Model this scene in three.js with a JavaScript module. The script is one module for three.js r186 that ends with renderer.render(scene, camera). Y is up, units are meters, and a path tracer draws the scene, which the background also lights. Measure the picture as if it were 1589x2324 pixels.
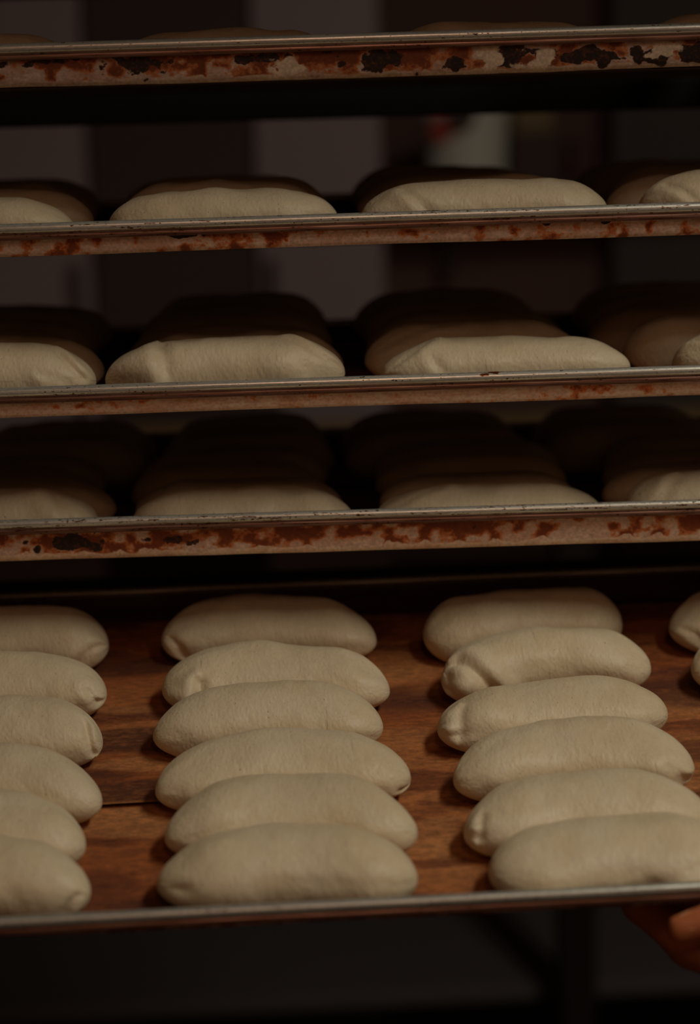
import * as THREE from 'three';
import { RectAreaLightUniformsLib } from 'three/addons/lights/RectAreaLightUniformsLib.js';
import { RoundedBoxGeometry } from 'three/addons/geometries/RoundedBoxGeometry.js';
import { mergeGeometries } from 'three/addons/utils/BufferGeometryUtils.js';

// ---------------------------------------------------------------- camera, light, exposure
const scene = new THREE.Scene();
scene.background = new THREE.Color(0, 0, 0);
const renderer = new THREE.WebGLRenderer({ antialias: true });
renderer.toneMapping = THREE.LinearToneMapping;
renderer.toneMappingExposure = 0.228;
renderer.shadowMap.enabled = true;

const R = (d) => d * Math.PI / 180;
const camera = new THREE.PerspectiveCamera(2 * Math.atan(1162 / 4800) * 180 / Math.PI, 1589 / 2324, 0.05, 30);
{
  const yaw = R(2.6), pitch = R(10.3), roll = R(1.65);
  const fw = new THREE.Vector3(Math.sin(yaw) * Math.cos(pitch), -Math.sin(pitch), -Math.cos(yaw) * Math.cos(pitch));
  const r0 = new THREE.Vector3(Math.cos(yaw), 0, Math.sin(yaw));
  const u0 = new THREE.Vector3().crossVectors(r0, fw);
  const up = u0.multiplyScalar(Math.cos(roll)).addScaledVector(r0, Math.sin(roll));
  camera.position.set(0, 1.40, 1.08);
  camera.up.copy(up);
  camera.lookAt(camera.position.clone().add(fw));
  camera.focus = 1.075;
  camera.userData.fStop = 4.2;
}
RectAreaLightUniformsLib.init();
// ceiling light front right of the rack, then an added warm fill lamp: [x, y, z, width, length, strength]
const LAMPS = [[1.00, 2.64, 0.88, 0.25, 1.1, 78, [1, 0.96, 0.80]], [0.20, 2.64, 2.15, 0.3, 0.8, 27, [1, 0.58, 0.38]]];
for (const [x, y, z, w, l, k, tint] of LAMPS) {
  const a = new THREE.RectAreaLight(new THREE.Color().setRGB(...tint), k, w, l);
  a.position.set(x, y - 0.012, z); a.rotation.x = -Math.PI / 2;
  a.castShadow = true; scene.add(a);
}

// ---------------------------------------------------------------- helpers
function rng(seed) { let a = seed >>> 0; return () => { a = (a + 0x6D2B79F5) | 0; let t = Math.imul(a ^ (a >>> 15), 1 | a); t = (t + Math.imul(t ^ (t >>> 7), 61 | t)) ^ t; return ((t ^ (t >>> 14)) >>> 0) / 4294967296; }; }
function h3(x, y, z) { let n = Math.imul(x, 374761393) + Math.imul(y, 668265263) + Math.imul(z, 2147483647 ^ 0x5bd1e995); n = Math.imul(n ^ (n >>> 13), 1274126177); return ((n ^ (n >>> 16)) >>> 0) / 4294967296; }
const sm = (t) => t * t * (3 - 2 * t);
function noise3(x, y, z) {
  const i = Math.floor(x), j = Math.floor(y), k = Math.floor(z), u = sm(x - i), v = sm(y - j), w = sm(z - k);
  const l = (a, b, t) => a + (b - a) * t;
  return l(l(l(h3(i, j, k), h3(i + 1, j, k), u), l(h3(i, j + 1, k), h3(i + 1, j + 1, k), u), v),
    l(l(h3(i, j, k + 1), h3(i + 1, j, k + 1), u), l(h3(i, j + 1, k + 1), h3(i + 1, j + 1, k + 1), u), v), w);
}
function fbm(x, y, z, o = 4) { let s = 0, a = 0.5, n = 0; for (let i = 0; i < o; i++) { s += a * noise3(x, y, z + i * 7.3); n += a; x *= 2.03; y *= 2.03; a *= 0.5; } return s / n; }
const clamp = (x, a = 0, b = 1) => Math.min(b, Math.max(a, x));
const ss = (a, b, x) => { const t = clamp((x - a) / (b - a)); return t * t * (3 - 2 * t); };
const mix = (a, b, t) => a.map((v, i) => v + (b[i] - v) * t);
function tex(w, h, f, srgb = true) {
  const d = new Uint8Array(w * h * 4);
  for (let j = 0; j < h; j++) for (let i = 0; i < w; i++) {
    const c = f((i + 0.5) / w, (j + 0.5) / h), o = (j * w + i) * 4;
    d[o] = clamp(c[0], 0, 255); d[o + 1] = clamp(c[1], 0, 255); d[o + 2] = clamp(c[2], 0, 255); d[o + 3] = 255;
  }
  const t = new THREE.DataTexture(d, w, h, THREE.RGBAFormat);
  t.wrapS = t.wrapT = THREE.RepeatWrapping; t.magFilter = t.minFilter = THREE.LinearFilter;
  if (srgb) t.colorSpace = THREE.SRGBColorSpace;
  t.needsUpdate = true; return t;
}
const std = (o) => new THREE.MeshStandardMaterial(o);
const used = {};
function numbered(n) { if (!(n in used)) { used[n] = 0; return n; } used[n]++; return n + '_' + String(used[n]).padStart(3, '0'); }
function mesh(name, geo, mat, parent) { const m = new THREE.Mesh(geo, mat); m.name = name; m.castShadow = m.receiveShadow = true; if (parent) parent.add(m); return m; }
function thing(name, label, category, group) { const g = new THREE.Group(); g.name = numbered(name); g.userData = { label, category }; if (group) g.userData.group = group; scene.add(g); return g; }
function single(name, geo, mat, label, category, group) { const m = mesh(numbered(name), geo, mat, scene); m.userData = { label, category }; if (group) m.userData.group = group; return m; }
function struct(name, geo, mat) { const m = mesh(name, geo, mat, scene); m.userData.kind = 'structure'; return m; }
function box(w, h, d, x, y, z, r = 0) {
  const g = r ? new RoundedBoxGeometry(w, h, d, 2, Math.min(r, w / 2.01, h / 2.01, d / 2.01)) : new THREE.BoxGeometry(w, h, d);
  g.translate(x, y, z); return g;
}
const merged = (list) => mergeGeometries(list.map((g) => { const q = g.index ? g.toNonIndexed() : g; for (const k of Object.keys(q.attributes)) if (!['position', 'normal', 'uv'].includes(k)) q.deleteAttribute(k); return q; }));

// ---------------------------------------------------------------- the room
const plaster = tex(256, 256, (u, v) => { const n = fbm(u * 14, v * 14, 1, 4), k = 92 + 26 * (n - 0.5); return [k * 1.9, k * 1.55, k * 1.25]; });
const wallMat = std({ map: plaster, roughness: 0.9 });
const floorTex = tex(512, 512, (u, v) => { const n = fbm(u * 30, v * 30, 3, 4), m = fbm(u * 4, v * 4, 9, 3), k = 60 + 30 * (n - 0.5) + 26 * (m - 0.5); return [k, k * 0.88, k * 0.85]; });
const floorMat = std({ map: floorTex, roughness: 0.55 });
const X0 = -2.3, X1 = 2.7, Z0 = -2.75, Z1 = 2.7, CEIL = 2.72, T = 0.12;
struct('floor', box(X1 - X0 + 2 * T, T, Z1 - Z0 + 2 * T, (X0 + X1) / 2, -T / 2, (Z0 + Z1) / 2), floorMat);
struct('ceiling', box(X1 - X0 + 2 * T, T, Z1 - Z0 + 2 * T, (X0 + X1) / 2, CEIL + T / 2, (Z0 + Z1) / 2), wallMat);
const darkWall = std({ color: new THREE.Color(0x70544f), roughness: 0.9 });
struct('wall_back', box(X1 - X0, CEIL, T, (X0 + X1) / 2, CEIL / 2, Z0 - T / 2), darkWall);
struct('wall_front', box(X1 - X0, CEIL, T, (X0 + X1) / 2, CEIL / 2, Z1 + T / 2), wallMat);
struct('wall_left', box(T, CEIL, Z1 - Z0, X0 - T / 2, CEIL / 2, (Z0 + Z1) / 2), wallMat);
struct('wall_right', box(T, CEIL, Z1 - Z0, X1 + T / 2, CEIL / 2, (Z0 + Z1) / 2), wallMat);
const greyPaint = std({ color: new THREE.Color(0x5a5150), roughness: 0.8 });
struct('trim_1', box(0.5, CEIL, 0.1, 0.90, CEIL / 2, Z0 + 0.05), greyPaint);

// ceiling fittings; the second belongs to the added fill lamp
const enamel = std({ color: 0xd8d4c8, roughness: 0.5 });
LAMPS.forEach(([x, y, z, w, l, , tint], i) => {
  const glow = std({ color: 0xf2ead8, roughness: 0.6, emissive: new THREE.Color().setRGB(...tint), emissiveIntensity: 2 });
  const t = thing('ceiling_light', ['ceiling light in front of the bread rack, nearest to it', 'added warm fill light farthest in front of the bread rack'][i], 'ceiling light', 'ceiling lights');
  t.position.set(x, CEIL, z);
  mesh('housing', box(w + 0.05, 0.06, l + 0.05, 0, -0.03, 0, 0.01), enamel, t);
  mesh('diffuser', box(w, 0.012, l, 0, -0.066, 0, 0.004), glow, t);
});

// ---------------------------------------------------------------- rack
const RX = 0.063;                              // centre line of the rack
const SLOT = [1.5080, 1.4246, 1.3407, 1.2578, 1.1780, 1.0947];   // runner tops, from the tray above the frame down to the pulled-out one
const blackMetal = std({ color: new THREE.Color(0x1a1513), metalness: 0.1, roughness: 0.85 });  // near-black metal of the rear crossbars, darker than the rest of the rack
const rackMetal = std({ color: new THREE.Color(0x3a302c), metalness: 0.7, roughness: 0.55 });
{
  const t = thing('bakery_rack', 'tall dark metal bakery rack holding the stacked trays', 'rack');
  t.position.set(RX, 0, -0.18);
  for (const sx of [-1, 1]) for (const sz of [-1, 1]) {
    mesh('upright', box(0.026, 1.62, 0.026, sx * 0.345, 0.93, sz * 0.185, 0.004), rackMetal, t);
    const c = mesh('caster', merged([new THREE.CylinderGeometry(0.05, 0.05, 0.028, 24).rotateZ(Math.PI / 2).translate(sx * 0.345, 0.05, sz * 0.185)]), rackMetal, t);
    mesh('fork', merged([box(0.004, 0.075, 0.03, sx * 0.345 - 0.018, 0.075, sz * 0.185), box(0.004, 0.075, 0.03, sx * 0.345 + 0.018, 0.075, sz * 0.185), box(0.04, 0.012, 0.04, sx * 0.345, 0.114, sz * 0.185)]), rackMetal, c);
  }
  const levels = [...SLOT];
  for (let y = SLOT[5] - 0.0833; y > 0.25; y -= 0.0833) levels.push(y);
  levels.push(SLOT[0] + 0.0833);
  for (const y of levels) {
    for (const sx of [-1, 1]) mesh('runner', merged([box(0.036, 0.0015, 0.385, sx * 0.3135, y - 0.00125, 0), box(0.0015, 0.026, 0.385, sx * 0.331, y + 0.012, 0)]), rackMetal, t);
    if (y > 1.09) mesh('rear_crossbar', box(0.664, 0.020, 0.006, 0, y - (y === SLOT[4] ? 0.0145 : 0.0085), -0.190, 0.002), blackMetal, t);
  }
  for (const y of [0.135, 1.725]) for (const sz of [-1, 1]) mesh('end_bar', box(0.664, 0.024, 0.024, 0, y, sz * 0.185, 0.004), rackMetal, t);
  for (const y of [0.135, 1.725]) for (const sx of [-1, 1]) mesh('side_bar', box(0.024, 0.024, 0.344, sx * 0.345, y, 0, 0.004), rackMetal, t);
}

// ---------------------------------------------------------------- trays
const TW = 0.60, TD = 0.329, RC = 0.028;        // size of a tray's foot and the corner radius
function roundedPath(step) {                    // closed path round the foot, starting at the front left; [x, z, normal x, normal z, length along]
  const hw = TW / 2, hd = TD / 2, out = []; let s = 0;
  const line = (xa, za, xb, zb, nx, nz) => { const L = Math.hypot(xb - xa, zb - za), n = Math.max(2, Math.round(L / step)); for (let i = 0; i < n; i++) { const f = i / n; out.push([xa + (xb - xa) * f, za + (zb - za) * f, nx, nz, s + L * f]); } s += L; };
  const arc = (cx, cz, a0) => { const n = 10; for (let i = 0; i < n; i++) { const a = a0 - Math.PI / 2 * i / n; out.push([cx + RC * Math.cos(a), cz + RC * Math.sin(a), Math.cos(a), Math.sin(a), s + RC * Math.PI / 2 * i / n]); } s += RC * Math.PI / 2; };
  line(-hw + RC, hd, hw - RC, hd, 0, 1); arc(hw - RC, hd - RC, Math.PI / 2);
  line(hw, hd - RC, hw, -hd + RC, 1, 0); arc(hw - RC, -hd + RC, 0);
  line(hw - RC, -hd, -hw + RC, -hd, 0, -1); arc(-hw + RC, -hd + RC, -Math.PI / 2);
  line(-hw, -hd + RC, -hw, hd - RC, -1, 0); arc(-hw + RC, hd - RC, Math.PI);
  out.push([...out[0].slice(0, 4), s]); return out;
}
const PATH = roundedPath(0.006);
function sweep(profile, warp) {                 // profile: [outward, up, v]
  const P = [], UV = [], I = [], n = profile.length;
  for (const [x, z, nx, nz, s] of PATH) for (const [o, y, v] of profile) {
    const [dO, dY] = warp ? warp(s, y) : [0, 0];
    P.push(x + nx * (o + dO), y + dY, z + nz * (o + dO)); UV.push((s + RC) / TW, v);
  }
  for (let i = 0; i < PATH.length - 1; i++) for (let j = 0; j < n - 1; j++) { const a = i * n + j, b = a + n; I.push(a, b, a + 1, b, b + 1, a + 1); }
  const g = new THREE.BufferGeometry();
  g.setAttribute('position', new THREE.Float32BufferAttribute(P, 3)); g.setAttribute('uv', new THREE.Float32BufferAttribute(UV, 2)); g.setIndex(I); g.computeVertexNormals();
  const N = g.attributes.normal;                 // close the normals over the seam of the path
  for (let j = 0; j < n; j++) { const e = (PATH.length - 1) * n + j, v = new THREE.Vector3(N.getX(j) + N.getX(e), N.getY(j) + N.getY(e), N.getZ(j) + N.getZ(e)).normalize(); N.setXYZ(j, v.x, v.y, v.z); N.setXYZ(e, v.x, v.y, v.z); }
  return g;
}
function basePlate(inset, y0, y1) {
  const sh = new THREE.Shape(PATH.slice(0, -1).map(([x, z, nx, nz]) => new THREE.Vector2(x - nx * inset, -(z - nz * inset))));
  const a = new THREE.ShapeGeometry(sh).rotateX(-Math.PI / 2).translate(0, y1, 0), b = a.clone().translate(0, y0 - y1, 0);
  const n = b.attributes.normal; for (let i = 0; i < n.count; i++) n.setY(i, -1);
  const ix = b.index.array; for (let i = 0; i < ix.length; i += 3) [ix[i], ix[i + 1]] = [ix[i + 1], ix[i]];
  return merged([a, b]);
}
// colour of the outer walls: bare dull metal, rust, baked-on black. X metres along the tray, v 0 at the foot to 1 under the rim
const METAL = [194, 162, 146], PALE = [220, 196, 176], RUST = [178, 98, 50], DEEP = [112, 52, 26], BURNT = [34, 20, 16];
function wallTex(seed, o) {
  const h = o.h;
  return tex(2048, 128, (u, v) => {
    const X = u * TW, Y = v * h;
    const fine = fbm(X * 900, Y * 900, seed, 3), mid = fbm(X * 160, Y * 190, seed + 3, 5), big = fbm(X * 34, Y * 60, seed + 5, 4), grain = fbm(X * 300, Y * 1400, seed + 8, 3);
    let c = mix(METAL, PALE, clamp(0.25 + 1.3 * (grain - 0.5) + 0.7 * (big - 0.5)));
    c = mix(c, [180, 134, 110], clamp(2.2 * (fbm(X * 70, Y * 120, seed + 15, 4) - 0.46)));
    const r = mid * 0.6 + big * 0.4 + (o.rust || 0) + (o.rustUp || 0) * (v - 0.5);
    c = mix(c, RUST, 0.92 * ss(0.50, 0.575, r + 0.10 * (fine - 0.5)));
    c = mix(c, DEEP, 0.9 * ss(0.57, 0.64, r + 0.14 * (fine - 0.5)));
    let b = mid * 0.5 + big * 0.5 + (o.burnt || 0) + (o.burntUp || 0) * (v - 0.5) - 0.12;
    for (const [bx, bv, rx, rv, k] of o.blobs || []) {
      const dx = (X - bx) / rx, dv = (v - bv) / rv, d = Math.sqrt(dx * dx + dv * dv) + 2.6 * (mid - 0.5) + 1.2 * (big - 0.5);
      b = Math.max(b, 0.62 - 0.12 * (d - 0.75) / 0.25 * (k || 1) * 0.6);
    }
    c = mix(c, mix(BURNT, DEEP, clamp(1.6 * (fine - 0.45))), 0.96 * ss(0.585, 0.625, b + 0.05 * (fine - 0.5)));
    if (o.edge) c = mix(c, PALE, 0.8 * ss(0.02, -0.02, v - o.edge - 0.32 * (mid - 0.5)));
    for (const [bx, bv, rx, rv] of o.bare || []) { const dx = (X - bx) / rx, dv = (v - bv) / rv; c = mix(c, [214, 190, 164], ss(1, 0.8, Math.sqrt(dx * dx + dv * dv) + 2.2 * (mid - 0.5))); }
    const k = 1.06 * (o.tone || 1) * (1 + 0.3 * (fine - 0.5));
    return c.map((q) => q * k);
  });
}
function rimTex(seed, o) {
  return tex(2048, 64, (u, v) => {
    const X = u * TW, a = fbm(X * 60, v * 26, seed, 4), f = fbm(X * 700, v * 30, seed + 4, 3), st = fbm(X * 40, v * 90, seed + 6, 3);
    let k = (o.grey || 208) + 60 * (st - 0.5) + 44 * (f - 0.5) + 40 * (a - 0.5);
    let c = [k, k * 0.99, k * 0.94];
    if (v < 0.23) c = mix(mix(o.lip || [148, 112, 96], [112, 76, 62], clamp(0.5 + 2.4 * (a - 0.5))), o.lip || [96, 52, 32], clamp(3 * (st - 0.52)));
    c = mix(c, [96, 56, 34], 0.85 * ss(0.62 - (o.rust || 0), 0.68 - (o.rust || 0), a * 0.6 + f * 0.4));
    c = mix(c, [34, 22, 17], 0.8 * ss(0.70 - (o.pit || 0), 0.74 - (o.pit || 0), f * 0.7 + a * 0.3));
    for (const [bx, bv, rx, rv] of o.spots || []) { const dx = (X - bx) / rx, dv = (v - bv) / rv; c = mix(c, [110, 52, 26], ss(1, 0.7, Math.sqrt(dx * dx + dv * dv) + 1.6 * (f - 0.5))); }
    return c;
  });
}
const px = (p) => 0.118 + p * 0.000221;          // along-the-tray position of something read off the front of a tray
const panInside = std({ map: tex(512, 512, (u, v) => { const n = fbm(u * 40, v * 40, 2, 4), m = fbm(u * 9, v * 9, 6, 4); return mix(mix([92, 72, 62], [70, 42, 28], clamp(3 * (m - 0.45))), [36, 24, 18], clamp(4 * (n - 0.62))); }), metalness: 0.3, roughness: 0.6 });
function makeTray(label, o) {
  const t = thing('baking_tray', label, 'baking tray', 'metal baking trays');
  const h = o.h, top = h - 0.0072, draft = o.draft || 0.0022 + (h - 0.016) * 0.08;
  const warp = (s, y) => { const q = s * 1; return [0.0009 * (fbm(q * 9, 0.5, o.seed, 3) - 0.5) * (o.dent || 1), y < h * 0.5 ? 0.0016 * (fbm(q * 14, 4.5, o.seed, 3) - 0.5) * (o.dent || 1) * (1 - y / h / 0.5) : 0]; };
  const outer = [[-0.014, 0], [-0.0035, 0], [-0.0016, 0.0006], [-0.0004, 0.0018], [0.0002, 0.0036]];
  for (let i = 1; i <= 6; i++) outer.push([0.0002 + draft * i / 6, 0.0036 + (h - 0.0036 - 0.004) * i / 6]);
  mesh('outer_wall', sweep(outer.map(([a, y]) => [a, y, clamp(y / h)]), warp), std({ map: wallTex(o.seed, o), metalness: 0.15, roughness: o.rough || 0.62 }), t);
  const inner = [[draft - 0.001, h - 0.004], [draft * 0.5 - 0.001, h * 0.5], [-0.0016, 0.006], [-0.0034, 0.0028], [-0.006, 0.0014], [-0.014, 0.0010]];
  mesh('inner_wall', sweep(inner.map(([a, y], i) => [a, y, i / 8]), warp), panInside, t);
  mesh('base', basePlate(0.0138, 0, 0.0010), panInside, t);
  // rolled rim: a round bead and, tucked under it, the end of the sheet
  const rb = o.bead || 0.0027, cx = draft - rb + (o.over ?? 0.0027), cy = h - rb, prof = [];
  const N = 16;
  for (let i = 0; i <= N; i++) { const a = R(205 - (205 + 62) * i / N); prof.push([cx + rb * Math.cos(a), cy + rb * Math.sin(a), 1 - i / N * 0.75]); }
  const lip = o.lip ?? 0.0030;
  const lx = cx + rb - 0.0005;
  prof.push([lx - 0.0012, cy - rb * 0.92, 0.235], [lx - 0.0006, cy - rb * 1.10, 0.22], [lx, cy - rb * 1.28, 0.19]);
  prof.push([lx, cy - rb - lip * 0.80, 0.10], [lx - 0.0005, cy - rb - lip, 0.06], [draft - 0.0015, cy - rb - lip * 0.95, 0.0]);
  mesh('rolled_rim', sweep(prof, (s) => warp(s, h)), std({ map: rimTex(o.seed + 40, o.rim || {}), metalness: 0.6, roughness: o.rimRough || 0.3 }), t);
  return t;
}
const TRAYS = [];
function rackTray(level, label, o, yaw = 0, tilt = 0) {
  const t = makeTray(label, o);
  t.position.set(RX, SLOT[level], -0.1680 + (o.out || 0)); t.rotation.set(o.pitch || 0, R(yaw), tilt, 'YXZ'); t.position.y += (o.pitch || 0) * 0.168;
  TRAYS[level] = t; return t;
}
rackTray(0, 'metal baking tray just above the top of the picture', { out: 0.065, h: 0.0215, seed: 77, burnt: 0.03 });
rackTray(1, 'topmost baking tray in view, wall scabbed with burnt black patches', {
  out: 0.006, h: 0.0215, seed: 11, dent: 1.6, tone: 0.98, rust: 0.035, rustUp: 0.03, burnt: -0.06, edge: 0.08, over: 0.0020,
  blobs: [[px(335), 0.48, 0.019, 0.30], [px(120), 0.56, 0.018, 0.16], [px(590), 0.51, 0.015, 0.2], [px(772), 0.33, 0.0036, 0.14], [px(880), 0.39, 0.0145, 0.28], [px(1030), 0.27, 0.0062, 0.24], [px(1150), 0.33, 0.012, 0.26], [px(1310), 0.33, 0.028, 0.22], [px(1365), 0.23, 0.004, 0.16], [px(1490), 0.31, 0.006, 0.2], [px(1575), 0.33, 0.013, 0.28]],
  bare: [[px(1105), 0.35, 0.006, 0.3], [px(1215), 0.16, 0.012, 0.12], [px(1510), 0.41, 0.009, 0.2], [px(640), 0.27, 0.012, 0.2], [px(1240), 0.31, 0.006, 0.2]], rim: { rust: -0.05 },
}, 0, 0.0031);
rackTray(2, 'second baking tray from the top, rust stained along its wall', {
  tone: 1.16, h: 0.0167, seed: 23, rust: 0.015, rustUp: 0.10, burnt: -0.09, burntUp: 0.12, blobs: [[px(400), 0.52, 0.006, 0.12, 2], [px(445), 0.5, 0.002, 0.12, 2], [px(1233), 0.52, 0.0026, 0.12, 2], [px(1370), 0.5, 0.004, 0.1, 2]],
}, 0, 0.0014);
rackTray(3, 'third baking tray from the top, dull pinkish wall with little rust', {
  tone: 1.2, h: 0.0164, seed: 35, rust: -0.045, rustUp: 0.10, burnt: -0.14, blobs: [[px(527), 0.52, 0.0022, 0.1, 2]], rim: { rust: -0.06, spots: [[px(1110), 0.62, 0.0040, 0.09], [px(1085), 0.52, 0.0030, 0.05]] }, rimRough: 0.27,
}, -0.3, -0.0010);
rackTray(4, 'fourth baking tray from the top, wall crusted with orange rust', {
  out: -0.018, pitch: -0.010, tone: 1.1, h: 0.0236, seed: 52, rust: 0.075, rustUp: 0.02, burnt: -0.015, burntUp: 0.20, edge: 0.16, blobs: [[px(110), 0.42, 0.017, 0.2], [px(165), 0.36, 0.008, 0.22], [px(360), 0.42, 0.014, 0.14]], lip: 0.0029, bead: 0.0025, over: 0.0046, rim: { rust: 0.03, pit: 0.03 }, rimRough: 0.32,
}, -1.6, -0.0022);
// the tray drawn half out of the rack: it tips over the front ends of its runners
const t5 = makeTray('lowest baking tray, pulled halfway out and tipped towards the viewer', { h: 0.0175, seed: 64, burnt: -0.03, burntUp: 0.1, draft: 0.0068, over: 0.0046, rim: { rust: -0.06, grey: 182 }, rimRough: 0.34 });
{
  const tilt = 0.2026, ty = 0.0155;
  const xa = new THREE.Vector3(Math.cos(ty), 0, -Math.sin(ty)), da = new THREE.Vector3(-Math.sin(ty) * Math.cos(tilt), Math.sin(tilt), -Math.cos(ty) * Math.cos(tilt)), n = new THREE.Vector3().crossVectors(xa, da);
  t5.quaternion.setFromRotationMatrix(new THREE.Matrix4().makeBasis(xa, n, da.clone().negate()));
  t5.position.set(0.082073, 1.092396, 0.180969).addScaledVector(n, -0.0324 - 0.0016).addScaledVector(da, 0.1435);
}
TRAYS[5] = t5;
for (const t of TRAYS) t.updateMatrixWorld(true);

// ---------------------------------------------------------------- baking paper
const PATCHES = [[0.24, 0.372, 0.09, 0.034, 0.85], [0.24, 0.540, 0.085, 0.045, 0.85], [0.24, 0.805, 0.08, 0.03, 0.8], [0.25, 0.455, 0.08, 0.026, -0.7], [0.24, 0.27, 0.09, 0.05, -0.75], [0.25, 0.64, 0.08, 0.03, -0.6], [0.50, 0.64, 0.06, 0.05, 0.55], [0.49, 0.20, 0.05, 0.06, -0.6], [0.50, 0.50, 0.05, 0.04, -0.45], [0.745, 0.62, 0.06, 0.07, 0.7], [0.74, 0.42, 0.05, 0.04, 0.6]];   // dark (positive) and pale (negative) patches: place, size, strength
const paperTex = tex(2048, 1024, (u, v) => {      // 0.58 m x 0.32 m; noise stains and scorch in the brown sheet, then the placed patches
  const X = u * 0.58, Y = v * 0.32;
  const w = 0.012 * (fbm(X * 12, Y * 30, 5, 3) - 0.5);
  const fib = fbm(X * 260, Y * 620, 21, 4), speck = fbm(X * 900, Y * 900, 4, 2), wash = fbm(X * 7 + w * 30, Y * 22, 31, 5), scorch = fbm(X * 16, Y * 55 + w * 60, 43, 5), band = fbm(X * 3, Y * 40, 51, 3);
  let c = [150, 84, 40];
  c = mix(c, [176, 118, 68], clamp(2.6 * (wash - 0.47)));
  c = mix(c, [128, 60, 22], clamp(3.2 * (0.47 - wash)));
  c = mix(c, [104, 50, 22], 0.6 * ss(0.53, 0.60, scorch * 0.75 + band * 0.25));
  c = mix(c, [66, 32, 17], 0.6 * ss(0.60, 0.66, scorch * 0.6 + fib * 0.25 + band * 0.15));
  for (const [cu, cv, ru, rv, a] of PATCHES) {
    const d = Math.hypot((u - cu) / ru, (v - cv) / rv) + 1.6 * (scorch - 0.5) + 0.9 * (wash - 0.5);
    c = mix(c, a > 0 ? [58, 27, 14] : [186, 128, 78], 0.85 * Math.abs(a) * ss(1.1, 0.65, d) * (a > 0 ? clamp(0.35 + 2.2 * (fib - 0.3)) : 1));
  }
  const k = 1 + 0.44 * (fib - 0.5) + 0.2 * (speck - 0.5);
  return c.map((q) => q * k);
});
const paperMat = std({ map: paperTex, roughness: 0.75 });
function paperSheet(w, d, z, seed, curl, cx = 0) {       // gently cockled sheet with thickness
  const nx = 90, nz = Math.max(12, Math.round(d / 0.006)), g = new THREE.PlaneGeometry(w, d, nx, nz).rotateX(-Math.PI / 2), p = g.attributes.position, uv = g.attributes.uv;
  for (let i = 0; i < p.count; i++) {
    const x = p.getX(i) + cx, zz = p.getZ(i) + z;
    const edge = curl ? Math.exp(-Math.max(0, d / 2 - p.getZ(i)) / 0.006) : 0;
    p.setXYZ(i, x, 0.0002 + 0.0011 * fbm(x * 30, zz * 60, seed, 3) + edge * (0.0012 + 0.0016 * fbm(x * 22, 3, seed + 2, 2)), zz);
    uv.setXY(i, x / 0.58 + 0.5, 0.5 - zz / 0.32);
  }
  g.computeVertexNormals();
  const b = g.clone(), bp = b.attributes.position; for (let i = 0; i < bp.count; i++) bp.setY(i, bp.getY(i) - 0.00015);
  return mergeGeometries([g, b]);
}
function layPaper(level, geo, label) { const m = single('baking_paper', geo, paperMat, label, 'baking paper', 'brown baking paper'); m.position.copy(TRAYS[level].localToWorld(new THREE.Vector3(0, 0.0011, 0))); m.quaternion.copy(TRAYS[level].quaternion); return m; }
const NAMES = [null, 'topmost tray in view', 'second tray from top', 'third tray from top', 'fourth tray from top', 'lowest tray'];
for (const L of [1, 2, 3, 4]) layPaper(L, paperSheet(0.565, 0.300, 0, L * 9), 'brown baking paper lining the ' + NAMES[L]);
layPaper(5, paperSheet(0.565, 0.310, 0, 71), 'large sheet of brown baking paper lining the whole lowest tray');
layPaper(5, (() => { const g = paperSheet(0.215, 0.214, -0.0505, 83, true, -0.1745); g.translate(0, 0.0007, 0); return g; })(), 'smaller sheet of baking paper with dark patches at the left of the lowest tray');

// ---------------------------------------------------------------- dough rolls
const doughTex = tex(1024, 512, (u, v) => {
  const a = fbm(u * 10, v * 8, 3, 4), b = fbm(u * 160, v * 80, 8, 3), s = fbm(u * 240, v * 120, 14, 2), m = fbm(u * 46, v * 24, 19, 3);
  let c = mix([226, 209, 179], [219, 199, 164], clamp(0.5 + 1.6 * (a - 0.5)));
  c = mix(c, [230, 214, 186], 0.5 * clamp(2.0 * (m - 0.5)));
  c = mix(c, [128, 84, 50], 0.75 * ss(0.865, 0.90, s));
  return c.map((q) => q * (1 + 0.05 * (b - 0.5)));
});
const doughBump = tex(512, 256, (u, v) => { const k = 255 * (0.6 * fbm(u * 40, v * 20, 6, 4) + 0.4 * fbm(u * 150, v * 70, 9, 2)); return [k, k, k]; }, false);
const doughMat = new THREE.MeshPhysicalMaterial({ map: doughTex, bumpMap: doughBump, bumpScale: 0.0006, roughness: 0.46, specularIntensity: 0.6, sheen: 0.25, sheenRoughness: 0.6, sheenColor: new THREE.Color(0.9, 0.8, 0.6) });
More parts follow.
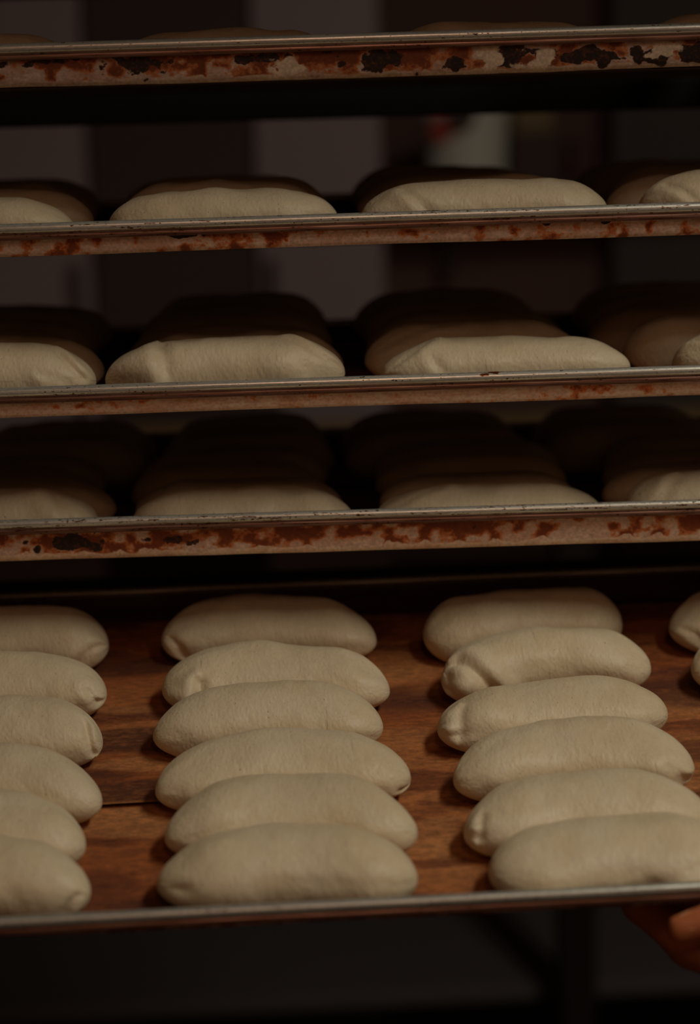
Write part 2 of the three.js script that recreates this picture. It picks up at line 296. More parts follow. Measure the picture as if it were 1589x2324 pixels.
// x along the roll, y up from the paper, +z towards the viewer. t runs -1..1 along the roll, phi 0 faces the viewer, 90 is up
function doughGeometry(o) {
  const { L, W = 0.049, H = 0.027, seed = 1, bend = 0.004, slope = 0, pl = 2.8, pr = 2.8, feats = [], nr = 46, na = 30, lump = 1, peak = 0 } = o;
  const P = [], UV = [], I = [], r = rng(seed * 977 + 5), u0 = r(), v0 = r();
  for (let i = 0; i <= nr; i++) {
    const s = -1 + 2 * i / nr, t = Math.sign(s) * (1 - (1 - Math.abs(s)) ** 2);
    const p = t < 0 ? pl : pr, q = Math.abs(t - peak * (1 - t * t)) ;
    const tc = 0.42 + (p - 2.4) * 0.13, uu = Math.max(0, (Math.abs(t) - tc) / (1 - tc)), uh = Math.max(0, (q - tc) / (1 - tc));
    const rw = Math.sqrt(Math.max(0, 1 - uu ** 2.0)) * (1 - 0.08 * t * t), rh = Math.sqrt(Math.max(0, 1 - uh ** 2)) * (1 - 0.14 * t * t);
    const yc = H * 0.44 * (0.80 + 0.20 * rh), zs = bend * t * t + slope * t;
    for (let j = 0; j < na; j++) {
      const f = -Math.PI / 2 + 2 * Math.PI * j / na, cf = Math.cos(f), sf = Math.sin(f);
      let a = W / 2 * rw, x = t * L / 2, y, z;
      if (sf >= 0) y = (H - H * 0.44) * rh * sf ** 0.92; else y = -yc * Math.min(1, rh * 1.25) * (1 - (1 + sf) ** 2.0) * (rh > 0 ? 1 : 0);
      // push the skin in and out
      let d = 0;
      const n1 = fbm(x * 34 + seed * 3.1, f * 0.9 + 10, seed * 1.7, 2) - 0.5, n2 = fbm(x * 110 + seed, cf * 3 + 4, sf * 3 + seed, 2) - 0.5;
      d += (0.0046 * n1 + 0.0010 * n2) * lump * Math.min(1, rw * 1.3);
      const fade = ss(0.05, 0.55, rw);
      for (const k of feats) {
        const dx = (t - k.t) * L / 2, df = (f - R(k.phi)) * W / 2;
        if (k.kind === 'bump') d += fade * k.amp * Math.exp(-((dx / k.rx) ** 2 + (df / k.rf) ** 2));
        else {                                    // a crease from (t, phi) to (t2, phi2), with a swelling on one side
          const ex = (k.t2 - k.t) * L / 2, ef = R(k.phi2 - k.phi) * W / 2, ll = ex * ex + ef * ef || 1e-9, c = clamp((dx * ex + df * ef) / ll);
          const gx = dx - ex * c, gf = df - ef * c, dist = Math.hypot(gx, gf), side = (dx * ef - df * ex) / Math.sqrt(ll);
          d -= fade * k.depth * Math.exp(-((dist / k.w) ** 2));
          d += fade * k.depth * 0.8 * Math.exp(-(((dist - k.w * 2.2) / (k.w * 1.8)) ** 2)) * (side * (k.side || 1) > 0 ? 1 : 0.15);
        }
      }
      y = yc + y + d * sf * (sf > -0.2 ? 1 : 0); z = zs + (a + d * Math.min(1, rw * 2)) * cf;
      x += d * 0.6 * t * (1 - rw);
      P.push(x, Math.max(0.0002, y), z); UV.push(u0 + x / 0.16, v0 + j / na * 0.9);
    }
  }
  for (let i = 0; i < nr; i++) for (let j = 0; j < na; j++) { const a = i * na + j, b = i * na + (j + 1) % na, c = a + na, e = b + na; I.push(a, b, c, b, e, c); }
  const g = new THREE.BufferGeometry();
  g.setAttribute('position', new THREE.Float32BufferAttribute(P, 3)); g.setAttribute('uv', new THREE.Float32BufferAttribute(UV, 2)); g.setIndex(I); g.computeVertexNormals();
  return g;
}
const ROWN = ['front row', 'second row from front', 'third row from front', 'fourth row from front', 'fifth row from front', 'rear row'];
const COLN = ['leftmost', 'second from left', 'third from left', 'rightmost'];
function placeDough(level, col, row, o, label) {     // o.x, o.z on the tray's floor
  const m = single('dough_roll', doughGeometry(o), doughMat, label || `${COLN[col]} dough roll, ${ROWN[row]}, ${NAMES[level]}`, 'dough roll', 'dough rolls on the ' + NAMES[level]);
  m.position.copy(TRAYS[level].localToWorld(new THREE.Vector3(o.x, level === 5 ? 0.0028 : 0.0022, o.z)));
  m.quaternion.copy(TRAYS[level].quaternion); return m;
}
const bump = (t, phi, amp, rx, rf = rx) => ({ kind: 'bump', t, phi, amp, rx, rf });
const crease = (t, phi, t2, phi2, depth, w, side = 1) => ({ kind: 'crease', t, phi, t2, phi2, depth, w, side });

// the lowest tray: left end, right end, depth of the middle, depth of the two tips (cm from the front row's line), height, marks, own words
const LOW = [
  [ // leftmost column, front to rear
    { l: -27.7, r: -16.1, m: 0.8, a: -0.2, b: 0.0, h: 2.9, f: [crease(0.80, -20, 0.93, 25, 0.0016, 0.0022)] },
    { l: -27.9, r: -16.5, m: 5.1, a: 4.6, b: 4.7, h: 2.75 },
    { l: -27.8, r: -15.9, m: 9.7, a: 9.0, b: 8.6, h: 2.8 },
    { l: -27.9, r: -16.1, m: 14.9, a: 14.2, b: 14.3, h: 2.75, f: [crease(0.86, 80, 0.93, -10, 0.0020, 0.0016, -1)], pr: 3.2, w: 'dough roll with a creased tip, leftmost in fourth row on the lowest tray' },
    { l: -27.9, r: -16.1, m: 20.0, a: 19.6, b: 19.7, h: 2.75, f: [crease(0.84, 40, 0.95, -5, 0.0014, 0.0022), bump(0.94, 20, 0.0012, 0.004)], pr: 3.4, w: 'dough roll with a puckered tip, leftmost in fifth row on the lowest tray' },
    { l: -28.0, r: -16.2, m: 26.0, a: 25.8, b: 25.6, h: 2.9, f: [crease(0.72, -10, 0.95, 30, 0.0014, 0.0025, -1)], pr: 4.0 },
  ], [
    { l: -13.2, r: -1.6, m: 0.5, a: 0.5, b: -0.1, h: 2.75, pl: 2.4, f: [bump(-0.82, 15, -0.0016, 0.006), bump(0.1, 15, -0.0012, 0.02, 0.008)] },
    { l: -12.9, r: -1.2, m: 5.3, a: 5.0, b: 4.5, h: 2.75, pl: 2.5 },
    { l: -13.4, r: -1.0, m: 9.9, a: 9.4, b: 9.7, h: 2.7, pl: 2.6, f: [crease(0.90, -10, 0.99, -14, 0.0014, 0.0018)] },
    { l: -13.6, r: -1.9, m: 14.9, a: 14.7, b: 14.7, h: 2.75, pl: 2.6, pr: 2.9 },
    { l: -13.2, r: -1.2, m: 19.9, a: 20.0, b: 18.8, h: 2.7, pl: 3.2, pr: 2.7, f: [bump(-0.84, 5, 0.0050, 0.0085, 0.010), crease(-0.66, 35, -0.66, -30, 0.0030, 0.0026)], w: 'dough roll with a round knob on its left end, fifth row, lowest tray' },
    { l: -13.3, r: -1.4, m: 25.8, a: 25.9, b: 24.9, h: 2.85, pl: 3.0, pr: 2.9, f: [crease(-0.93, 40, -0.80, -15, 0.0018, 0.003)] },
  ], [
    { l: 1.6, r: 12.9, m: 0.0, a: -0.1, b: 0.3, h: 2.65, pl: 3.2, f: [crease(0.25, 0, 0.80, 30, 0.0013, 0.0040, 1), bump(0.5, 6, 0.0020, 0.018, 0.007)], w: 'raw dough roll with a folded ridge on its front, front row of the lowest tray' },
    { l: 0.9, r: 12.6, m: 4.5, a: 4.0, b: 4.4, h: 2.65, pl: 2.9, f: [bump(-0.93, 45, 0.0016, 0.004), crease(-0.86, 70, -0.90, 10, 0.0014, 0.002)] },
    { l: 1.0, r: 12.9, m: 9.7, a: 9.0, b: 9.5, h: 2.65, pl: 2.8, pr: 3.2, f: [crease(0.80, 20, 0.92, -30, 0.0012, 0.004, 1), bump(0.93, 10, 0.0014, 0.006)], w: 'freckled raw dough roll, third from left in the third row on the lowest tray' },
    { l: 0.8, r: 12.8, m: 14.3, a: 14.0, b: 14.9, h: 2.6, pl: 2.8, pr: 3.4, f: [bump(-0.93, 35, 0.0022, 0.005), crease(-0.80, 75, -0.84, 10, 0.0018, 0.003)] },
    { l: 1.6, r: 13.0, m: 20.2, a: 19.4, b: 20.2, h: 2.8, pl: 3.6, pr: 3.6, f: [bump(-0.84, 10, 0.0040, 0.007, 0.010), crease(-0.86, 75, -0.50, -15, 0.0030, 0.0032, -1), crease(-0.97, 60, -0.95, -10, 0.002, 0.003)], w: 'raw dough roll with a twisted fold at its left end on the lowest tray' },
    { l: 1.2, r: 12.5, m: 25.0, a: 24.8, b: 25.8, h: 2.95, pl: 4.0, pr: 4.0, w: 'blocky blunt-ended raw dough roll, third from left in the rear row, lowest tray' },
  ], [
    { l: 15.6, r: 27.0, m: -0.1, a: -0.4, b: -0.3, h: 2.8 },
    { l: 15.4, r: 26.8, m: 4.6, a: 4.2, b: 4.4, h: 2.8 },
    { l: 15.3, r: 26.9, m: 9.4, a: 9.0, b: 9.2, h: 2.8 },
    { l: 15.2, r: 26.6, m: 14.2, a: 13.8, b: 14.0, h: 2.8 },
    { l: 15.0, r: 26.2, m: 19.4, a: 19.1, b: 19.3, h: 2.8 },
    { l: 14.9, r: 26.2, m: 24.6, a: 24.3, b: 24.6, h: 2.9, f: [crease(-0.9, 30, -0.7, -10, 0.0014, 0.003)] },
  ],
];
LOW.forEach((list, col) => list.forEach((d, row) => {
  const L = (d.r - d.l) / 100, tip = (d.a + d.b) / 2, seed = 100 + col * 10 + row, q = rng(seed);
  placeDough(5, col, row, { L, W: 0.0485, H: d.h / 100, seed, bend: (d.m - tip) / 100 + 0.0062 + (row === 0 ? 0 : row < 3 ? 0.005 : 0.002), slope: (d.a - d.b) / 200, pl: d.pl || 2.6 + 0.5 * q(), pr: d.pr || 2.6 + 0.5 * q(), feats: d.f || [], nr: 84, na: 54, x: (d.l + d.r) / 200, z: 0.1435 - d.m / 100 }, d.w);
}));
// the trays in the rack. Rolls that were read off the photograph by their ends [left, right] (cm, in the rack's x) and height; the rest is laid out row by row
const UPPER = {
  1: [[[-20.2, -8.4, 2.7], [-6.1, 4.7, 2.55], [8.0, 18.7, 2.5], [20.8, 32.4, 2.55]]],
  2: [[[-21.2, -8.9, 2.65], [-7.1, 4.9, 2.75], [6.1, 19.1, 2.8, [crease(-0.66, 60, -0.50, 5, 0.0014, 0.0025), crease(0.62, 80, 0.74, 20, 0.0008, 0.004)]], [20.8, 32.8, 2.95, [crease(-0.8, 60, -0.6, 10, 0.0016, 0.0024)]]], [[-20.8, -8.2, 2.9], null, null, [19.9, 31.6, 2.7]]],
  3: [[[-20.8, -8.1, 3.3, [crease(0.70, 70, 0.92, 5, 0.0020, 0.0020, -1), crease(0.60, 10, 0.80, 0, 0.0012, 0.002)]], [-7.6, 5.1, 3.25, [crease(-0.52, 75, -0.48, 5, 0.0020, 0.003), bump(-0.70, 25, 0.0022, 0.011), crease(0.55, 70, 0.95, 30, 0.0018, 0.0022, -1), bump(0.46, 20, 0.0020, 0.010)]], [7.0, 20.3, 2.85, [crease(-0.96, 20, -0.60, 85, 0.0012, 0.0022), crease(-0.62, 35, -0.55, 5, 0.0012, 0.0022)]], [22.6, 34.0, 3.0, [crease(-0.8, 70, -0.5, 20, 0.0018, 0.0022)]]],
    [[-20.2, -8.0, 3.2], null, [6.4, 18.5, 3.25, [crease(-0.9, 30, -0.1, 80, 0.0012, 0.002)]], [20.9, 33.0, 3.2]], [null, null, null, [19.6, 31.8, 3.35]]],
  4: [[[-20.6, -8.2, 3.2, [crease(0.62, 70, 0.80, 5, 0.0010, 0.003)]], [-6.4, 5.7, 2.8], [6.9, 19.3, 2.7, [crease(-0.9, 30, -0.4, 80, 0.0010, 0.002)]], [20.6, 32.6, 3.05, [crease(-0.55, 70, -0.75, 10, 0.0018, 0.0025)]]],
    [[-20.0, -7.7, 2.9], [-6.6, 5.2, 2.6], [7.3, 18.6, 2.45], [20.0, 31.6, 2.7]], [], [],
    [[-18.9, -6.7, 3.3], [-6.3, 5.0, 3.35], [5.6, 17.7, 3.3], [18.4, 30.4, 3.3]], [[-18.6, -6.6, 3.55], [-5.9, 4.7, 3.65], [5.4, 17.2, 3.6], [18.2, 30.0, 3.55]]],
};
for (const level of [1, 2, 3, 4]) for (let row = 0; row < (level === 1 ? 1 : 6); row++) for (let col = 0; col < 4; col++) {
  const seed = level * 1000 + row * 10 + col, q = rng(seed), given = UPPER[level][row]?.[col];
  const c = RX * 100 - 0.4 + [-21.0, -7.0, 7.0, 21.0][col] + (q() - 0.5) * 1.0, half = 5.8 + 0.5 * (q() - 0.5);
  const [l, r, h, feats] = given || [c - half, c + half, (level === 4 ? 2.6 : 2.8 + 0.1 * row * (level - 2)) + 0.4 * q()];
  placeDough(level, col, row, { L: (r - l) / 100, W: 0.048, H: h / 100, seed, bend: 0.002 + 0.003 * q(), slope: (q() - 0.5) * 0.004, pl: 2.7 + 0.8 * q(), pr: 2.7 + 0.8 * q(), feats: feats || [], nr: row < 2 ? 72 : 40, na: row < 2 ? 44 : 28, x: (l + r) / 200 - RX, z: 0.1680 - 0.0405 - row * 0.0515 });
}

// ---------------------------------------------------------------- behind the rack
const steel = std({ color: new THREE.Color(0x9c8d94), metalness: 0.25, roughness: 0.55 });
const darkPanel = std({ color: new THREE.Color(0x4e3b38), roughness: 0.7 });
{
  const t = thing('storage_cabinet', 'tall grey steel cabinet with a dark middle panel, blurred behind the rack', 'cabinet');
  t.position.set(-0.33, 0, -2.5);
  mesh('carcass', merged([box(1.10, 1.86, 0.36, 0, 1.01, 0, 0.006), box(1.04, 0.08, 0.30, 0, 0.04, 0)]), darkPanel, t);
  const d1 = mesh('door', box(0.632, 1.80, 0.022, -0.230, 1.02, 0.192, 0.004), steel, t);
  mesh('handle', box(0.014, 0.30, 0.02, 0.06, 1.05, 0.2155, 0.005), darkPanel, d1);
  mesh('dark_panel', box(0.256, 1.80, 0.010, 0.220, 1.02, 0.186, 0.003), darkPanel, t);
  const d2 = mesh('door', box(0.200, 1.80, 0.022, 0.450, 1.02, 0.192, 0.004), steel, t);
  mesh('handle', box(0.014, 0.30, 0.02, 0.37, 1.05, 0.2155, 0.005), darkPanel, d2);
}
const wood = std({ map: tex(512, 256, (u, v) => { const n = fbm(u * 6, v * 60, 4, 4); return mix([206, 176, 122], [172, 136, 86], n); }), roughness: 0.7 });
{
  const t = thing('work_table', 'wooden topped work table blurred behind the rack', 'table');
  t.position.set(0.25, 0, -1.90);
  mesh('table_top', box(1.7, 0.04, 0.62, 0, 0.93, 0, 0.006), wood, t);
  for (const sx of [-1, 1]) for (const sz of [-1, 1]) mesh('leg', box(0.05, 0.91, 0.05, sx * 0.78, 0.455, sz * 0.26, 0.004), rackMetal, t);
  mesh('centre_leg', box(0.05, 0.91, 0.05, 0.165, 0.455, 0.26, 0.004), rackMetal, t);
  mesh('lower_shelf', box(1.5, 0.02, 0.46, 0, 0.20, -0.03, 0.003), greyPaint, t);
}
{
  const t = thing('wall_shelf', 'dark wall shelf behind the rack carrying a white tub', 'shelf');
  t.position.set(0.58, 0, Z0 + 0.16);
  mesh('board', box(0.60, 0.025, 0.26, 0, 1.2875, 0, 0.003), darkPanel, t);
  for (const s of [-1, 1]) mesh('bracket', merged([box(0.02, 0.14, 0.012, s * 0.22, 1.205, -0.1), box(0.02, 0.012, 0.2, s * 0.22, 1.269, 0)]), rackMetal, t);
}
const whitePlastic = std({ color: 0xf2f5ee, roughness: 0.5 }), redPlastic = std({ color: 0xc0301e, roughness: 0.5 }), kraft = std({ color: 0x8f7c5c, roughness: 0.8 });
{
  const t = thing('plastic_tub', 'white plastic tub with red mark and dark cap, blurred behind the rack', 'tub');
  t.position.set(0.375, 1.30, -2.50);
  mesh('body', new THREE.LatheGeometry([[0, 0], [0.060, 0], [0.066, 0.006], [0.070, 0.112], [0.074, 0.114], [0.074, 0.124], [0.0, 0.124]].map(([a, b]) => new THREE.Vector2(a, b)), 40), whitePlastic, t);
  mesh('cap', new THREE.CylinderGeometry(0.022, 0.022, 0.02, 24).rotateX(Math.PI / 2).translate(-0.015, 0.112, 0.078), darkPanel, t);
  mesh('red_mark', new THREE.CylinderGeometry(0.021, 0.021, 0.006, 24).rotateX(Math.PI / 2).translate(-0.044, 0.094, 0.060), redPlastic, t);
}
single('dark_crate', box(0.08, 0.082, 0.12, 0, 0.041, 0, 0.004), darkPanel, 'small dark box under the tan carton, behind the rack', 'box').position.set(0.487, 1.30, -2.52);
single('small_carton', box(0.064, 0.048, 0.08, 0, 0.024, 0, 0.004), kraft, 'small tan carton on a dark box, blurred right of the white tub', 'carton').position.set(0.487, 1.382, -2.52);
{
  const t = thing('spice_jar', 'small reddish jar standing at the right on the wall shelf', 'jar');
  t.position.set(0.558, 1.30, -2.50);
  mesh('jar_body', new THREE.LatheGeometry([[0, 0], [0.020, 0], [0.021, 0.003], [0.021, 0.050], [0.016, 0.056], [0, 0.056]].map(([a, b]) => new THREE.Vector2(a, b)), 24), std({ color: 0x4a2320, roughness: 0.4 }), t);
  mesh('lid', new THREE.CylinderGeometry(0.018, 0.018, 0.014, 24).translate(0, 0.063, 0), darkPanel, t);
}

// ---------------------------------------------------------------- the baker, whose left hand holds the pulled-out tray
function surfaceNet(sdf, lo, hi, cell) {          // meshes the zero level of a distance field
  const n = [0, 1, 2].map((k) => Math.ceil((hi[k] - lo[k]) / cell) + 1), [nx, ny, nz] = n, F = new Float32Array(nx * ny * nz), at = (i, j, k) => (k * ny + j) * nx + i;
  for (let k = 0; k < nz; k++) for (let j = 0; j < ny; j++) for (let i = 0; i < nx; i++) F[at(i, j, k)] = sdf(lo[0] + i * cell, lo[1] + j * cell, lo[2] + k * cell);
  const V = new Int32Array(nx * ny * nz).fill(-1), P = [], I = [];
  for (let k = 0; k < nz - 1; k++) for (let j = 0; j < ny - 1; j++) for (let i = 0; i < nx - 1; i++) {
    let c = 0, sx = 0, sy = 0, sz = 0; const g = (a, b, d) => F[at(i + a, j + b, k + d)];
    for (let ax = 0; ax < 3; ax++) for (let q = 0; q < 4; q++) {
      const a = [0, 0, 0], b = [0, 0, 0]; a[(ax + 1) % 3] = b[(ax + 1) % 3] = q & 1; a[(ax + 2) % 3] = b[(ax + 2) % 3] = q >> 1; b[ax] = 1;
      const f0 = g(...a), f1 = g(...b); if ((f0 < 0) === (f1 < 0)) continue;
      const t = f0 / (f0 - f1); sx += a[0] + (b[0] - a[0]) * t; sy += a[1] + (b[1] - a[1]) * t; sz += a[2] + (b[2] - a[2]) * t; c++;
    }
    if (c) { V[at(i, j, k)] = P.length / 3; P.push(lo[0] + (i + sx / c) * cell, lo[1] + (j + sy / c) * cell, lo[2] + (k + sz / c) * cell); }
  }
  const quad = (a, b, c, d, flip) => { if (a < 0 || b < 0 || c < 0 || d < 0) return; flip ? I.push(a, c, b, a, d, c) : I.push(a, b, c, a, c, d); };
  for (let k = 1; k < nz - 1; k++) for (let j = 1; j < ny - 1; j++) for (let i = 1; i < nx - 1; i++) {
    const f = F[at(i, j, k)] < 0;
    if (f !== F[at(i + 1, j, k)] < 0) quad(V[at(i, j - 1, k - 1)], V[at(i, j, k - 1)], V[at(i, j, k)], V[at(i, j - 1, k)], !f);
    if (f !== F[at(i, j + 1, k)] < 0) quad(V[at(i - 1, j, k - 1)], V[at(i - 1, j, k)], V[at(i, j, k)], V[at(i, j, k - 1)], !f);
    if (f !== F[at(i, j, k + 1)] < 0) quad(V[at(i - 1, j - 1, k)], V[at(i, j - 1, k)], V[at(i, j, k)], V[at(i - 1, j, k)], !f);
  }
  const geo = new THREE.BufferGeometry(); geo.setAttribute('position', new THREE.Float32BufferAttribute(P, 3)); geo.setIndex(I); geo.computeVertexNormals(); return geo;
}
function capsule(x, y, z, a, b) {                 // a, b: [x, y, z, radius], tapering
  const bx = b[0] - a[0], by = b[1] - a[1], bz = b[2] - a[2], px = x - a[0], py = y - a[1], pz = z - a[2];
  const t = clamp((px * bx + py * by + pz * bz) / (bx * bx + by * by + bz * bz + 1e-12));
  return Math.hypot(px - bx * t, py - by * t, pz - bz * t) - (a[3] + (b[3] - a[3]) * t);
}
const smin = (a, b, k) => { const h = Math.max(k - Math.abs(a - b), 0) / k; return Math.min(a, b) - h * h * k * 0.25; };
const chain = (list, k) => (x, y, z) => { let d = 9; for (const [a, b] of list) d = smin(d, capsule(x, y, z, a, b), k); return d; };
{
  const t = thing('person', 'person beside the rack whose fingers hold up the lowest tray', 'person');
  const skin = std({ color: 0xb8693f, roughness: 0.55 }), shirt = std({ color: 0x3a3432, roughness: 0.9 }), cloth = std({ color: 0x2b2a30, roughness: 0.9 }), hairMat = std({ color: 0x1a110d, roughness: 0.7 }), shoe = std({ color: 0x191513, roughness: 0.6 });
  const wrist = [0.317, 0.985, 0.231, 0.025], elbow = [0.470, 1.075, 0.430, 0.042], sL = [0.524, 1.330, 0.514, 0.052];
  // left hand, palm up under the tray: thumb against the front wall, four fingers reaching under the base
  const fingers = [
    [[0.240, 1.010, 0.197, 0.0118], [0.192, 1.026, 0.168, 0.0098], [0.173, 1.040, 0.150, 0.0086], [0.164, 1.055, 0.134, 0.0072]],
    [[0.254, 1.008, 0.182, 0.0118], [0.206, 1.026, 0.146, 0.0098], [0.184, 1.043, 0.126, 0.0088], [0.172, 1.059, 0.110, 0.0074]],
    [[0.268, 1.006, 0.168, 0.0112], [0.224, 1.026, 0.131, 0.0094], [0.203, 1.045, 0.112, 0.0084], [0.192, 1.062, 0.098, 0.0070]],
    [[0.281, 1.003, 0.156, 0.0104], [0.247, 1.026, 0.126, 0.0084], [0.231, 1.044, 0.112, 0.0076], [0.223, 1.063, 0.102, 0.0062]],
  ];
  const thumb = [[0.272, 1.012, 0.240, 0.0150], [0.238, 1.046, 0.228, 0.0120], [0.205, 1.0615, 0.2200, 0.0094], [0.1775, 1.0540, 0.2175, 0.0064]];
  const palm = fingers.map((f) => [[wrist[0], wrist[1], wrist[2], 0.020], [f[0][0], f[0][1], f[0][2], 0.0128]]);
  const palmField = chain([...palm, [thumb[0], thumb[1]], [[wrist[0], wrist[1], wrist[2], 0.022], thumb[0]], [wrist, [0.340, 0.999, 0.262, 0.027]]], 0.018);
  const fingerField = [...fingers, thumb].map((f) => chain([[f[0], f[1]], [f[1], f[2]], [f[2], f[3]]], 0.004));
  const handField = (x, y, z) => { let d = palmField(x, y, z), m = 9; for (const f of fingerField) m = Math.min(m, f(x, y, z)); return smin(d, m, 0.008); };
  const handEnd = 0.335;                          // the hand's own fine grid ends a little inside the forearm
  const hand = surfaceNet((x, y, z) => Math.max(handField(x, y, z), (x - handEnd)), [0.148, 0.955, 0.085], [0.345, 1.078, 0.262], 0.0028);
  const head = [0.620, 1.515, 0.372], fwd = [-0.73, -0.68];
  const hp = (f, u, s) => [head[0] + fwd[0] * f + 0.68 * s, head[1] + u, head[2] + fwd[1] * f - 0.73 * s];
  const headField = (x, y, z) => {
    const dx = x - head[0], dy = y - head[1], dz = z - head[2], f = dx * fwd[0] + dz * fwd[1], sd = dx * 0.68 - dz * 0.73;
    let d = (Math.hypot(f / 0.095, (dy - 0.02) / 0.112, sd / 0.076) - 1) * 0.08;
    d = smin(d, capsule(x, y, z, [...hp(0.045, -0.045, 0), 0.048], [...hp(0.062, -0.085, 0), 0.026]), 0.03);     // jaw and chin
    d = smin(d, capsule(x, y, z, [...hp(0.088, 0.012, 0), 0.008], [...hp(0.106, -0.022, 0), 0.013]), 0.012);      // nose
    d = smin(d, capsule(x, y, z, [...hp(0.082, 0.030, -0.035), 0.009], [...hp(0.082, 0.030, 0.035), 0.009]), 0.014);   // brow
    d = smin(d, capsule(x, y, z, [...hp(0.084, -0.052, -0.018), 0.007], [...hp(0.084, -0.052, 0.018), 0.007]), 0.006); // mouth
    for (const s of [-1, 1]) { d = smin(d, capsule(x, y, z, [...hp(-0.005, 0.022, s * 0.079), 0.010], [...hp(0.003, -0.018, s * 0.077), 0.008]), 0.008); d = Math.max(d, -(Math.hypot(...hp(0.094, 0.010, s * 0.032).map((v, i) => v - [x, y, z][i])) - 0.014)); }
    return d;
  };
  const headGeo = surfaceNet((x, y, z) => Math.max(smin(headField(x, y, z), capsule(x, y, z, [0.632, 1.36, 0.384, 0.056], [0.624, 1.45, 0.376, 0.050]), 0.02), 1.375 - y), [0.49, 1.36, 0.24], [0.75, 1.67, 0.50], 0.0045);
  const sR = [0.756, 1.330, 0.266, 0.052], eR = [0.800, 1.060, 0.262, 0.042], wR = [0.770, 0.830, 0.190, 0.026];
  const hipL = [0.582, 0.90, 0.448, 0.085], hipR = [0.698, 0.90, 0.332, 0.085], kneeL = [0.572, 0.48, 0.452, 0.056], kneeR = [0.700, 0.48, 0.324, 0.056], ankL = [0.578, 0.09, 0.470, 0.038], ankR = [0.712, 0.09, 0.340, 0.038];
  const torso = [[[0.640, 1.26, 0.390, 0.115], [0.640, 1.04, 0.390, 0.105]], [[0.640, 1.04, 0.390, 0.105], [0.640, 0.93, 0.390, 0.110]], [sL, [0.640, 1.345, 0.390, 0.055]], [sR, [0.640, 1.345, 0.390, 0.055]], [[0.570, 1.22, 0.464, 0.085], [0.710, 1.22, 0.316, 0.085]], [hipL, hipR]];
  const legs = [[hipL, kneeL], [kneeL, ankL], [hipR, kneeR], [kneeR, ankR]];
  const armL = [[sL, elbow], [elbow, [0.400, 1.034, 0.339, 0.038]], [[0.400, 1.034, 0.339, 0.038], wrist]], armR = [[sR, eR], [eR, wR]];
  const handR = [[wR, [0.758, 0.76, 0.172, 0.026]]];
  for (let i = 0; i < 4; i++) { const o = (i - 1.5) * 0.019; handR.push([[0.758 + o * 0.68, 0.765, 0.172 - o * 0.73, 0.012], [0.748 + o * 0.7, 0.715 + Math.abs(o) * 0.2, 0.158 - o * 0.73, 0.0095]], [[0.748 + o * 0.7, 0.715 + Math.abs(o) * 0.2, 0.158 - o * 0.73, 0.0095], [0.744 + o * 0.7, 0.680 + Math.abs(o) * 0.5, 0.160 - o * 0.73, 0.008]]); }
  handR.push([[0.752, 0.80, 0.165, 0.016], [0.722, 0.752, 0.165, 0.010]], [[0.722, 0.752, 0.165, 0.010], [0.716, 0.722, 0.160, 0.008]]);
  const bodyField = chain([...torso, ...legs, ...armL, ...armR, [[0.632, 1.34, 0.384, 0.060], [0.628, 1.40, 0.380, 0.055]], [ankL, [0.520, 0.05, 0.410, 0.034]], [ankR, [0.655, 0.05, 0.280, 0.034]]], 0.03), handRField = chain(handR, 0.006);
  const body = surfaceNet((x, y, z) => Math.max(smin(bodyField(x, y, z), y < 0.9 ? handRField(x, y, z) : 9, 0.01), handEnd - 0.006 - x), [0.30, 0.0, 0.10], [0.90, 1.43, 0.66], 0.010);
  const bare = (g) => { const q = g.clone(); q.deleteAttribute('uv'); return q; };
  mesh('body', mergeGeometries([bare(body), bare(headGeo), bare(hand)]), skin, t);
  const tors = chain(torso, 0.03), slv = chain([armL[0], armR[0]], 0.03), leg = chain([...legs, [hipL, hipR], [[0.640, 0.99, 0.390, 0.104], [0.640, 0.93, 0.390, 0.110]]], 0.03);
  mesh('shirt', surfaceNet((x, y, z) => Math.max(smin(tors(x, y, z), slv(x, y, z), 0.03) - 0.012, 0.93 - y, y > 1.35 ? 0.066 - Math.hypot(x - 0.632, z - 0.384) : -1), [0.40, 0.90, 0.15], [0.90, 1.44, 0.64], 0.010), shirt, t);
  mesh('trousers', surfaceNet((x, y, z) => Math.max(leg(x, y, z) - 0.014, 0.07 - y, y - 0.99), [0.44, 0.04, 0.15], [0.86, 1.02, 0.60], 0.012), cloth, t);
  for (const [a, b] of [[ankL, [0.515, 0.042, 0.405, 0.040]], [ankR, [0.650, 0.042, 0.275, 0.040]]]) mesh('shoe', surfaceNet((x, y, z) => Math.max(smin(capsule(x, y, z, [a[0], 0.055, a[2], 0.048], b), capsule(x, y, z, [a[0], 0.10, a[2], 0.046], [a[0], 0.05, a[2], 0.048]), 0.02), 0.002 - y), [a[0] - 0.14, -0.01, a[2] - 0.14], [a[0] + 0.08, 0.16, a[2] + 0.08], 0.008), shoe, t);
  mesh('hair', surfaceNet((x, y, z) => { const dx = x - head[0], dy = y - head[1], dz = z - head[2], f = dx * fwd[0] + dz * fwd[1]; return Math.max(headField(x, y, z) - 0.011, 0.055 - dy + (f > 0 ? f * 0.35 : f * 0.9)); }, [0.49, 1.43, 0.24], [0.75, 1.67, 0.50], 0.006), hairMat, t);
  for (const s of [-1, 1]) { const e = mesh('eye', new THREE.SphereGeometry(0.0115, 20, 14), std({ color: 0xd8d2c8, roughness: 0.3 }), t); e.position.set(...hp(0.076, 0.010, s * 0.032)); mesh('iris', new THREE.SphereGeometry(0.0055, 16, 10), hairMat, e).position.set(fwd[0] * 0.0072, 0, fwd[1] * 0.0072); }
  const nail = mesh('thumbnail', new THREE.SphereGeometry(1, 18, 12).scale(0.0068, 0.0012, 0.0048), std({ color: 0xcf8d68, roughness: 0.35 }), t);
  nail.position.set(0.1815, 1.0590, 0.2210); nail.rotation.set(R(42), 0, R(16));
}

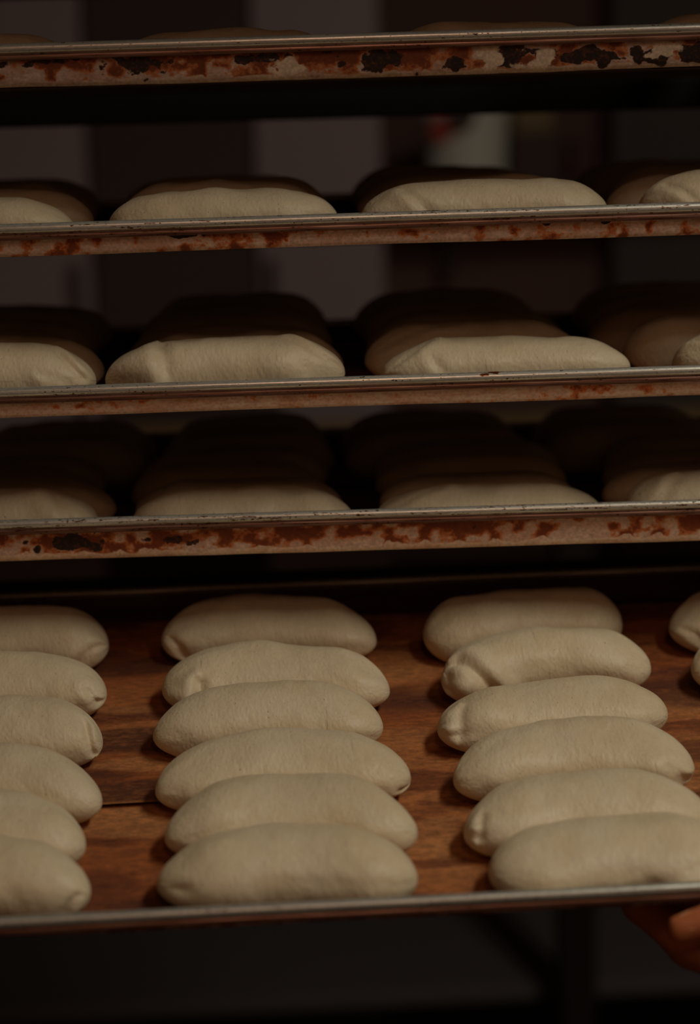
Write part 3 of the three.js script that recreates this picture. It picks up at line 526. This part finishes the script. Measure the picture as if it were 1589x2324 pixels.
scene.traverse((o) => { if (o.isMesh) { o.castShadow = true; o.receiveShadow = true; } });
renderer.render(scene, camera);
